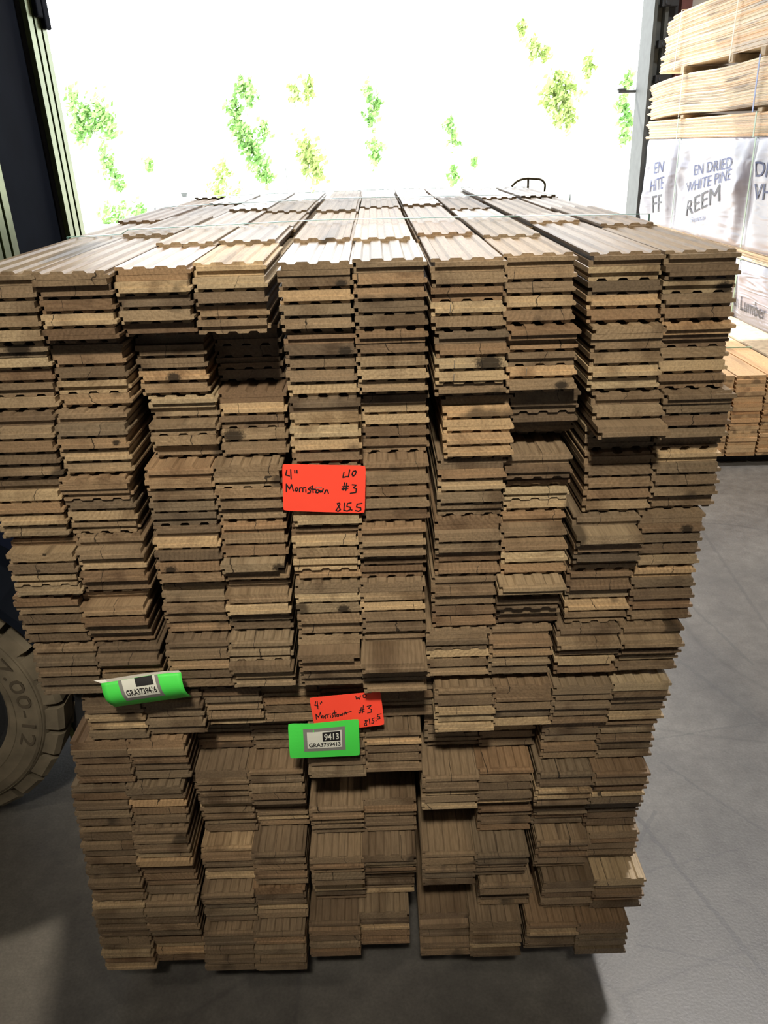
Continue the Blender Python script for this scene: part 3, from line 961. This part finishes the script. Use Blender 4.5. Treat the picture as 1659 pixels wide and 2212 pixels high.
def tyre(cx, cz, y0, y1, R):
    """tyre as a lathe about y with separate lugs at the shoulder"""
    prof = [(0.205, 0.012), (0.215, 0.0), (0.235, -0.006), (0.262, -0.008), (0.285, -0.004), (0.296, 0.002), (0.303, 0.012), (0.306, 0.02), (0.306, 0.5)]
    wd = y1 - y0
    n = 72
    V, F = [], []
    full = [(r, y0 + d if d < 0.4 else (y0 + y1) / 2) for r, d in prof]
    full += [(r, y0 + wd - (q - y0)) for r, q in reversed(full[:-1])]
    m_ = len(full)
    for i in range(n):
        t = 2 * PI * i / n
        for r, y in full:
            V.append((cx + r * math.cos(t), y, cz + r * math.sin(t)))
    for i in range(n):
        k = (i + 1) % n
        for jx in range(m_ - 1):
            F.append((i * m_ + jx, k * m_ + jx, k * m_ + jx + 1, i * m_ + jx + 1))
    mb = MB().add(V, F)
    nl = 26
    for i in range(nl):
        t0 = 2 * PI * (i + 0.10) / nl
        t1 = 2 * PI * (i + 0.90) / nl
        for ya, yb, sh in ((y0 + 0.006, y0 + wd * 0.46, 0), (y1 - 0.006, y0 + wd * 0.54, 0.5)):
            q = sh * 2 * PI / nl
            v = []
            for t in (t0 + q, t1 + q):
                for r, y in ((0.298, ya), (0.328, ya + (0.003 if sh == 0 else -0.003)), (R, ya + (0.014 if sh == 0 else -0.014)), (R, yb), (0.298, yb)):
                    v.append((cx + r * math.cos(t), y, cz + r * math.sin(t)))
            mb.add(v, [(0, 1, 2, 3, 4), (9, 8, 7, 6, 5), (0, 5, 6, 1), (1, 6, 7, 2), (2, 7, 8, 3), (3, 8, 9, 4)])
    # shallow sipes pressed in the lug faces read as raised bars beside grooves
    return mb


CX, CZ, Y0, Y1 = -0.572, 0.342, 0.518, 0.690
ty = fpart(tyre(CX, CZ, Y0, Y1, 0.340), 'tyre', TYRE)
ty['label'] = 'tan lugged front tyre'
mb = MB()
for (a, r) in ((0.0, 0.0),):
    pass
# ring lines moulded on the sidewall
for rr in (0.232, 0.292):
    n = 72
    v = []
    for i in range(n):
        t = 2 * PI * i / n
        for dr, dy in ((-0.0015, 0.004), (0.0, -0.0065), (0.0015, 0.004)):
            v.append((CX + (rr + dr) * math.cos(t), Y0 + dy + (0 if rr < 0.25 else 0.004), CZ + (rr + dr) * math.sin(t)))
    f = []
    for i in range(n):
        k = (i + 1) % n
        f += [(3 * i, 3 * k, 3 * k + 1, 3 * i + 1), (3 * i + 1, 3 * k + 1, 3 * k + 2, 3 * i + 2)]
    mb.add(v, f)
q = mb.build('sidewall_ring', TYRE, ty)
# moulded size lettering running round the sidewall, reading clockwise down the right side
vs, fs = text_verts('7.00-12')
mb = MB()
v = []
for x, y in vs:
    t = math.radians(33 - 56 * x)
    r = 0.245 + 0.034 * y
    v.append((CX + r * math.cos(t), Y0 - 0.0085, CZ + r * math.sin(t)))
mb.add(v, fs)
q = mb.build('size_lettering', TYRED, ty)
so = q.modifiers.new('thick', 'SOLIDIFY')
so.thickness = 0.0025
rim = MB()
n = 48
v = []
prof = [(0.208, Y0 + 0.014), (0.196, Y0 + 0.02), (0.19, Y0 + 0.07), (0.10, Y0 + 0.08), (0.06, Y0 + 0.045), (0.0001, Y0 + 0.045)]
for i in range(n):
    t = 2 * PI * i / n
    for r, y in prof:
        v.append((CX + r * math.cos(t), y, CZ + r * math.sin(t)))
f = []
for i in range(n):
    k = (i + 1) % n
    for jx in range(len(prof) - 1):
        f.append((i * 6 + jx, k * 6 + jx, k * 6 + jx + 1, i * 6 + jx + 1))
rim.add(v, f)
fpart(rim, 'rim', DSTEEL)
fpart(MB().cyl((CX, Y0 + 0.1, CZ), (CX, 1.42, CZ), 0.06, 16), 'axle', DSTEEL)
far = fpart(tyre(CX, CZ, 1.35, 1.52, 0.340), 'tyre', TYRE)
# chassis and fender
fpart(MB().box(-2.6, -0.95, 0.62, 1.42, 0.22, 0.95).box(-1.0, -0.30, 0.72, 1.32, 0.30, 0.85), 'chassis', BLUE, bevel=0.03)
mb = MB()
n = 14
for i in range(n):
    t0 = math.radians(15 + 160 * i / n)
    t1 = math.radians(15 + 160 * (i + 1) / n)
    v = []
    for t in (t0, t1):
        for r in (0.372, 0.392):
            for y in (0.50, 0.72):
                v.append((CX + r * math.cos(t), y, CZ + r * math.sin(t)))
    mb.add(v, [(0, 1, 5, 4), (2, 6, 7, 3), (0, 4, 6, 2), (1, 3, 7, 5), (0, 2, 3, 1), (4, 5, 7, 6)])
fpart(mb, 'fender', NAVY)
fpart(MB().box(-2.95, -2.5, 0.55, 1.5, 0.15, 1.15), 'counterweight', BLUE, bevel=0.06)
fpart(MB().box(-1.65, -1.2, 0.78, 1.26, 0.95, 1.05).box(-1.75, -1.62, 0.78, 1.26, 0.98, 1.5), 'seat', RUBBER, bevel=0.03)
mb = MB()
for y in (0.68, 1.36):
    mb.tube([(-2.5, y, 1.0), (-2.2, y, 2.25), (-0.95, y, 2.28), (-0.6, y, 0.9)], 0.03, 8)
for x in (-2.1, -1.85, -1.6, -1.35, -1.1):
    mb.cyl((x, 0.68, 2.26), (x, 1.36, 2.26), 0.02, 8)
fpart(mb, 'overhead_guard', DSTEEL)
# mast: nested channels whose flanges catch the daylight, leaning back a little
lean = Matrix.Translation((-0.2, 0, 1.3)) @ Matrix.Rotation(math.radians(-1.6), 4, 'Y') @ Matrix.Translation((0.2, 0, -1.3))


def rail(y0, side):
    o = None
    web = MB()
    fl = MB()
    for i in range(3):
        a = y0 + i * 0.043
        fl.box(-0.212, -0.2, a, a + 0.030, 0.12, 3.3, lean)
        web.box(-0.285, -0.214, a + 0.004, a + 0.022, 0.12, 3.3, lean)
        fl.box(-0.298, -0.286, a, a + 0.030, 0.12, 3.3, lean)
    web.box(-0.27, -0.225, y0, y0 + 0.116, 0.12, 3.29, lean)
    r = fpart(fl, 'mast_rail', TREETINT)
    web.build('rail_web', DSTEEL, r).matrix_parent_inverse = Matrix.Identity(4)


rail(0.612, 0)
rail(1.06, 1)
for i, z in ((1, 1.86), (2, 1.84)):
    a = 1.06 + i * 0.043
    fpart(MB().box(-0.2, -0.188, a - 0.005, a + 0.033, z, 3.2, lean), 'hose_guard', NAVY, bevel=0.004)
fpart(MB().box(-0.245, -0.222, 0.738, 1.056, 0.25, 3.1, lean), 'mast_plate', NAVY)
fpart(MB().box(-0.199, -0.16, 0.66, 1.14, 0.12, 0.20).box(-0.199, -0.16, 0.66, 1.14, 0.48, 0.56), 'carriage', DSTEEL)
for y in (0.68, 1.03):
    fpart(MB().box(-0.158, -0.118, y, y + 0.1, 0.055, 0.6).box(-0.14, 0.98, y, y + 0.1, 0.058, 0.0985), 'fork', DSTEEL, bevel=0.004)

# ------------------------------------------------------------------ pine bundles stacked along the right side of the door
SX = 2.90


def pine_board(x0, y0, y1, z0, th, w, tone, label, group, sag=0.0, sagc=None, rgt=False):
    """a T&G pine board lying along y, edge with tongue towards -x"""
    ys = [y0] + ([q * 0.1 for q in range(int(y0 * 10) + 1, int(math.ceil(y1 * 10)))] if sag else []) + [y1]
    n = len(ys) - 1
    pts = [(0.006, 0), (0.006, th * .32), (0.0, th * .40), (0.0, th * .62), (0.006, th * .70), (0.006, th - 0.0006), (w, th - 0.0006), (w, 0)]
    V, F, LOC = [], [], []
    m_ = len(pts)
    for i in range(n + 1):
        y = ys[i] - y0
        dz = 0.0
        if sag:
            yy = y0 + y
            dz = sag * (math.cos(2 * PI * (yy - sagc) / 1.38) - 1) * 0.5 * (1 if yy < sagc else 0) - 0.04 * max(0, yy - sagc) ** 2
        for x, z in pts:
            V.append((x, y, z + dz))
            LOC.append((x, y, z))
    for i in range(n):
        for jx in range(m_):
            k = (jx + 1) % m_
            F.append((i * m_ + jx, i * m_ + k, (i + 1) * m_ + k, (i + 1) * m_ + jx))
    F.append(tuple(range(m_ - 1, -1, -1)))
    F.append(tuple(range(n * m_, (n + 1) * m_)))
    me = board_mesh('pine_board', V, F, LOC, tone, random.random())
    bm = bmesh.new()
    bm.from_mesh(me)
    bmesh.ops.recalc_face_normals(bm, faces=bm.faces)
    bm.to_mesh(me)
    bm.free()
    o = link('pine_board', me, PINE)
    o.location = (x0, y0, z0)
    tag(o, label, 'board', group)
    return o


rp = random.Random(11)
BUN = [('uppermost pine bundle', 2.045, 15, 0.025, 6.40, 0.004, 5.83), ('second pine bundle from the top', 1.725, 14, 0.0190, 6.62, 0.012, 5.75),
       ('pine layer bundle above the white wrap', 1.552, 7, 0.0195, 6.62, 0.0, 0), ('thin pine layer between the two wrapped bundles', 0.835, 3, 0.022, 6.45, 0.0, 0)]
for nm, z0, cnt, th, far_, sag, sc_ in BUN:
    for k in range(cnt):
        kk = cnt - k
        d = rp.uniform(-0.07, 0.05) + (0.0 if 'upper' not in nm else -0.012 * k + 0.05)
        pine_board(SX + rp.uniform(0, 0.006), 3.3 + rp.uniform(-0.03, 0.03), far_ + d, z0 + k * th, th, 0.30, rp.uniform(0.55, 1.0),
                   f"pale pine board in the {nm}, {ORD[kk]} down", nm + ' boards', sag, sc_)


def block(x0, y, z0, z1, label):
    o = MB().box(x0, x0 + 0.33, y, y + 0.07, z0, z1).build('spacer_block', LUMB, bevel=0.003)
    tag(o, label, 'spacer', 'wooden spacers between the pine bundles')


for y, w_ in ((5.80, 'far'), (4.88, 'middle'), (4.40, 'near')):
    block(SX - 0.012, y, 1.725 + 14 * 0.019 + 0.001, 2.0395, f"small wooden spacer under the uppermost pine bundle, {w_} one")
for y, w_ in ((5.72, 'far'), (4.34, 'near')):
    block(SX - 0.008, y, 1.552 + 7 * 0.0195 + 0.001, 1.7115, f"small wooden spacer under the second pine bundle, {w_} one")


def vstrap(y, z0, z1, mat, label, lean_=0.0, group='straps round the pine bundles'):
    mb = MB()
    n = 8
    for i in range(n):
        a, b = z0 + (z1 - z0) * i / n, z0 + (z1 - z0) * (i + 1) / n
        ya, yb = y + lean_ * i / n, y + lean_ * (i + 1) / n
        mb.add([(SX - 0.016, ya - 0.009, a), (SX - 0.016, ya + 0.009, a), (SX - 0.016, yb + 0.009, b), (SX - 0.016, yb - 0.009, b),
                (SX - 0.014, ya - 0.009, a), (SX - 0.014, ya + 0.009, a), (SX - 0.014, yb + 0.009, b), (SX - 0.014, yb - 0.009, b)],
               [(0, 1, 2, 3), (7, 6, 5, 4), (0, 3, 7, 4), (1, 5, 6, 2), (0, 4, 5, 1), (3, 2, 6, 7)])
    mb.box(SX - 0.016, SX + 0.3, y + lean_ - 0.009, y + lean_ + 0.009, z1, z1 + 0.0015)
    o = mb.build('strap', mat)
    tag(o, label, 'strap', group)


vstrap(6.02, 2.03, 2.422, STRAPY, 'pale strap round the uppermost pine bundle, by its jagged far end', -0.05)
vstrap(4.93, 2.0, 2.422, STRAPY, 'pale strap round the uppermost pine bundle, nearer the camera', -0.03)
vstrap(5.80, 1.70, 1.995, STRAPY, 'pale strap round the second pine bundle, by its jagged far end')
vstrap(4.46, 1.69, 2.0, STRAPB, 'blue and white strap round the second pine bundle')
vstrap(5.80, 1.55, 1.69, STRAPG, 'thin green strap round the pine layer above the white wrap, far one')
vstrap(4.40, 1.55, 1.69, STRAPG, 'thin green strap round the pine layer above the white wrap, near one')


# wrapped bundles: crumpled white plastic sheets with print
def fold(y, z, z0, z1):
    """depth of the crumples at a point on the wrap's side"""
    s = (z - z0) / (z1 - z0)
    d = 0.0
    for c, sgn in ((5.72, 1), (4.36, 1)):
        dy = y - c
        ang = math.atan2(s - 0.85, dy * 1.2 + 1e-4)
        rad = math.hypot(dy * 1.2, s - 0.85)
        d += 0.020 * math.sin(ang * 9 + 1.5 * dy) * min(1, rad * 1.5) * math.exp(-rad * 0.9)
    d += 0.010 * math.sin(y * 5.1 + z * 7.0) + 0.006 * math.sin(y * 13 - z * 11) + 0.004 * math.sin(y * 29 + z * 21)
    d += 0.02 * math.exp(-((y - 5.0 + s * 0.9) / 0.12) ** 2)
    return d * (1.5 - 1.36 * max(math.exp(-((y - 5.0) / 0.46) ** 4), math.exp(-((y - 6.08) / 0.2) ** 4), math.exp(-((y - 3.98) / 0.32) ** 4)))


def pinch(y):
    return min(1 - math.exp(-((y - 5.72) / 0.07) ** 2), 1 - math.exp(-((y - 4.36) / 0.07) ** 2))


def wrap(name, z0, z1, y0, y1, label):
    ny, nz = 110, 26
    V, F = [], []

    def pt(y, z):
        s = (z - z0) / (z1 - z0)
        return (SX - 0.004 - max(0.0, 0.026 + fold(y, z, z0, z1)) * pinch(y) * math.sin(PI * min(1, max(0.03, s))) ** 0.4, y, z)
    for jz in range(nz + 1):
        for iy in range(ny + 1):
            V.append(pt(y0 + (y1 - y0) * iy / ny, z0 + (z1 - z0) * jz / nz))
    for jz in range(nz):
        for iy in range(ny):
            a = jz * (ny + 1) + iy
            F.append((a, a + ny + 1, a + ny + 2, a + 1))
    b = len(V)
    V += [(SX + 1.0, y0, z0), (SX + 1.0, y1, z0), (SX + 1.0, y0, z1), (SX + 1.0, y1, z1)]
    tl, tr = nz * (ny + 1), nz * (ny + 1) + ny
    F.append(tuple([b + 2] + list(range(tl, tr + 1)) + [b + 3]))
    F.append(tuple([b + 1] + list(range(ny, -1, -1)) + [b]))
    F.append(tuple([b] + [q * (ny + 1) for q in range(nz + 1)] + [b + 2]))
    F.append(tuple([b + 3] + [q * (ny + 1) + ny for q in range(nz, -1, -1)] + [b + 1]))
    F.append((b, b + 2, b + 3, b + 1))
    me = bpy.data.meshes.new(name)
    me.from_pydata(V, [], F)
    o = link(name, me, WRAP, smooth=True)
    bm = bmesh.new()
    bm.from_mesh(me)
    bmesh.ops.recalc_face_normals(bm, faces=bm.faces)
    bm.to_mesh(me)
    bm.free()
    tag(o, label, 'bundle', 'white wrapped lumber bundles')
    return o, pt


def print_on(o, pt, body, a, b, h, mat, name):
    """lettering along the line a->b ((y, z) points, far to near), following the crumpled sheet"""
    vs, fs = text_verts(body)
    a, b = Vector(a), Vector(b)
    d = b - a
    n = Vector((d.y, -d.x)).normalized()
    if n.y < 0:
        n = -n
    v = []
    for x, y in vs:
        q = a + d * x + n * (h * y)
        w = pt(q.x, q.y)
        v.append((w[0] - 0.004, w[1], w[2]))
    return MB().add(v, fs).build(name, mat, o)


w1, pt1 = wrap('wrapped_lumber', 0.905, 1.548, 3.35, 6.5, 'white plastic wrapped lumber bundle with large dark print, below the pine layers')
print_on(w1, pt1, 'EN DRIED', (5.311, 1.305), (4.62, 1.372), 0.068, INKB, 'print_lettering')
print_on(w1, pt1, 'WHITE PINE', (5.433, 1.181), (4.586, 1.303), 0.07, INKB, 'print_lettering')
print_on(w1, pt1, 'REEM', (5.377, 1.02), (4.75, 1.165), 0.108, INKG, 'print_lettering')
print_on(w1, pt1, 'Sustai', (5.272, 0.985), (4.973, 1.03), 0.035, INKL, 'print_lettering')
print_on(w1, pt1, 'EN', (6.22, 1.29), (5.98, 1.31), 0.085, INKB, 'print_lettering')
print_on(w1, pt1, 'HITE', (6.25, 1.15), (5.93, 1.19), 0.09, INKB, 'print_lettering')
print_on(w1, pt1, 'FF', (6.18, 0.99), (5.93, 1.02), 0.13, INKG, 'print_lettering')
print_on(w1, pt1, 'DRIED', (4.25, 1.33), (3.75, 1.34), 0.085, INKB, 'print_lettering')
print_on(w1, pt1, 'VHITE', (4.25, 1.2), (3.7, 1.22), 0.09, INKB, 'print_lettering')
w2, pt2 = wrap('wrapped_lumber', 0.478, 0.832, 3.2, 6.3, 'white plastic wrapped lumber bundle resting on the strapped pine pack')
print_on(w2, pt2, 'on Lumber', (4.36, 0.545), (3.84, 0.545), 0.085, INKG, 'print_lettering')
vstrap(5.72, 0.91, 1.549, STRAPG, 'green strap cinching the printed white wrap, by its far end', 0.0)
vstrap(4.36, 0.91, 1.549, STRAPG, 'green strap cinching the printed white wrap, nearer the camera', 0.0)
vstrap(4.36, 0.485, 0.8332, STRAPG, 'green strap cinching the lower white wrap')

# strapped pine pack on the floor
PZ, PT, PY = 0.055, 0.0201, 2.87
for c in range(4):
    for k in range(21):
        x0 = 2.0095 + 0.157 * c + rp.uniform(-0.003, 0.003)
        kk = 21 - k
        pine_board(x0, PY + rp.uniform(-0.006, 0.006), 6.35, PZ + k * PT, PT, 0.151, rp.uniform(0.0, 0.45),
                   f"knotty pine board in the strapped floor pack, {ORD[c + 1]} column from the oak packs, {ORD[kk]} down", 'pine boards of the floor pack')
o = MB().box(2.66, 3.9, 3.15, 6.35, PZ, PZ + 21 * PT - 0.0005).build('timber_bed', LUMB, bevel=0.01)
tag(o, 'big sawn timber bed carrying the lower white wrap', 'timber')
for i, y in enumerate((2.95, 4.4, 5.9)):
    o = MB().box(2.0, 3.6, y, y + 0.09, 0, PZ - 0.0006).build('bearer', SHADET)
    tag(o, f"timber bearer coloured black as shade under the pine floor pack, {ORD[i + 1]} from the front", 'bearer', 'bearers under the pine pack')
mb = MB().tube([(1.998, 3.42, 0.2), (1.998, 3.42, PZ + 21 * PT + 0.0085), (2.35, 3.45, PZ + 21 * PT + 0.0085), (2.63, 3.43, PZ + 21 * PT + 0.0085)], 0.005, 6)
tag(mb.build('strap', STRAPG), 'green strap across the pine floor pack', 'strap')

# ------------------------------------------------------------------ the yard beyond the door
def tree(name, label, base, clumps, mat, cat, leaf=0.135, group='young trees beyond the door', dens=1.0):
    root = empty(name, (base[0], base[1], -0.02))
    tag(root, label, cat, group)
    r_ = random.Random(int(abs(base[0] * 100) + base[1] * 7))
    V, F = [], []
    br = MB()
    zt_ = max(c[2] for c in clumps)
    if cat == 'tree':
        br.cyl((0, 0, 0), (0, 0, zt_), 0.05, 8, 0.015)
    for cx, cy, cz, rr in clumps:
        dx, dy = cx - base[0], cy - base[1]
        br.cyl((0, 0, max(0.1, (cz + 0.02) * 0.7)), (dx, dy, cz + 0.02), 0.014, 6, 0.006)
        for _ in range(int(330 * rr * rr * 4 * dens + 40)):
            while True:
                q = Vector((r_.uniform(-1, 1), r_.uniform(-1, 1), r_.uniform(-1, 1)))
                if q.length < 1:
                    break
            q = Vector((dx, dy, cz + 0.02)) + Vector((q.x * (0.75 + 0.5 * math.sin(q.z * 5 + cx)), q.y, q.z * 1.35 + 0.25 * math.sin(q.x * 6))) * rr * (1 if r_.random() < 0.7 else 1.5)
            if q.z < 0.02:
                continue
            a = Vector((r_.gauss(0, 1), r_.gauss(0, 1), r_.gauss(0, 1))).normalized()
            b = a.orthogonal().normalized()
            e = a.cross(b)
            s = leaf * r_.uniform(0.6, 1.2)
            k = len(V)
            V += [q - b * s, q + e * s * 0.5, q + b * s, q - e * s * 0.5]
            F.append((k, k + 1, k + 2, k + 3))
    me = bpy.data.meshes.new('crown')
    me.from_pydata([tuple(q) for q in V], [], F)
    cr_ = link('foliage', me, mat, root)
    br.build('trunk' if cat == 'tree' else 'stems', BARK, root)


tree('young_tree', 'sparse green tree just past the mast, in the bright yard', (-9.4, 32, 0),
     [(-9.9, 31.9, 3.2, .35), (-9.6, 32, 2.6, .4), (-9.1, 32, 2.9, .4), (-8.8, 32, 2.4, .35), (-9.9, 32, 2.3, .3)], LEAF, 'tree', dens=.8)
tree('young_tree', 'low thin sapling under the sparse tree past the mast', (-9.3, 33.5, 0),
     [(-9.6, 33.5, 1.5, .3), (-9.4, 33.5, .95, .3), (-7.95, 33.5, 1.05, .22), (-9.2, 33.5, .5, .25)], LEAF, 'tree', dens=.5)
tree('leafy_bush', 'low green bush in the yard just above the oak pack edge', (-5.6, 20.5, 0),
     [(-5.9, 20.5, .1, .28), (-5.5, 20.5, .16, .28), (-5.1, 20.5, .12, .25)], LEAF, 'bush', .08, 'bushes beyond the door')
tree('leafy_bush', 'yellow-green bush standing behind the far edge of the oak pack', (-3.9, 25, 0),
     [(-4.0, 25, .2, .3), (-3.9, 25, .6, .32), (-3.75, 25, 1.0, .25), (-3.4, 25, .15, .3)], LEAFY, 'bush', .08, 'bushes beyond the door')
tree('young_tree', 'tall loose green tree, the tallest left of centre in the doorway', (-3.9, 32, 0),
     [(-4.3, 32, 2.9, .3), (-4.2, 32, 2.3, .35), (-3.9, 32, 1.75, .38), (-3.7, 32, 3.4, .3), (-3.6, 32, 1.2, .36), (-3.3, 32, 2.2, .22), (-4.0, 32, 3.6, .22), (-3.3, 32, .7, .25)], LEAF, 'tree')
tree('young_tree', 'green tree with a bushy low crown and one small high tuft', (-1.8, 32, 0),
     [(-2.1, 32, 3.3, .22), (-1.6, 32, 3.45, .28), (-1.9, 32, 1.5, .32), (-1.5, 32, .9, .42), (-1.75, 32, 1.2, .3)], LEAFY, 'tree')
tree('young_tree', 'slender green sapling in the middle of the doorway', (0.65, 32, 0),
     [(.5, 32, 3.3, .22), (.55, 32, 2.5, .28), (.8, 32, 2.9, .18), (.65, 32, 1.5, .28), (.7, 32, 1.15, .2)], LEAF, 'tree', dens=.7)
tree('young_tree', 'thin sapling with two small green tufts right of the middle', (3.45, 32, 0),
     [(3.4, 32, 2.2, .2), (3.55, 32, 1.7, .24), (3.55, 32, .5, .25), (4.3, 32, .9, .12)], LEAF, 'tree', dens=.6)
tree('young_tree', 'broad yellow-green tree towards the right jamb', (7.3, 32, 0),
     [(7.2, 32, 3.4, .35), (7.6, 32, 3.1, .4), (7.3, 32, 2.6, .45), (7.7, 32, 2.3, .3), (6.3, 32, 4.5, .25), (6.7, 32, 4.3, .2), (8.3, 32, 3.9, .25), (5.9, 32, 5.1, .15), (6.9, 32, 3.0, .3)], LEAFY, 'tree', dens=.8)
tree('young_tree', 'narrow bright green tree beside the right jamb', (9.75, 32, 0),
     [(9.6, 32, 2.7, .2), (9.8, 32, 2.2, .26), (9.75, 32, 1.7, .22), (9.7, 32, 3.4, .2)], LEAF, 'tree')
o = MB().cyl((-2.61, 32, -0.02), (-2.61, 32, 1.05), 0.012, 8).build('marker_pole', STEEL)
tag(o, 'thin grey pole standing in the yard between two trees', 'pole')
mk = empty('yard_post', (-3.90, 20, -0.02))
tag(mk, 'short grey post with a flared cap in the bright yard', 'post')
MB().cyl((0, 0, 0), (0, 0, 0.60), 0.016, 8).build('post', YARD, mk)
MB().cyl((0, 0, 0.58), (0, 0, 0.68), 0.05, 12, 0.085).build('cap', STEEL, mk)
ja = empty('wall_light', (3.06, DOORY + 0.25, 1.96))
tag(ja, 'small grey arm light fixed outside the right door jamb', 'light')
MB().box(-0.12, 0.04, 0.0, 0.04, 0.0, 0.025).build('arm', STEEL, ja)
MB().box(-0.13, -0.05, -0.01, 0.05, 0.022, 0.04).build('lamp_head', STEEL, ja)
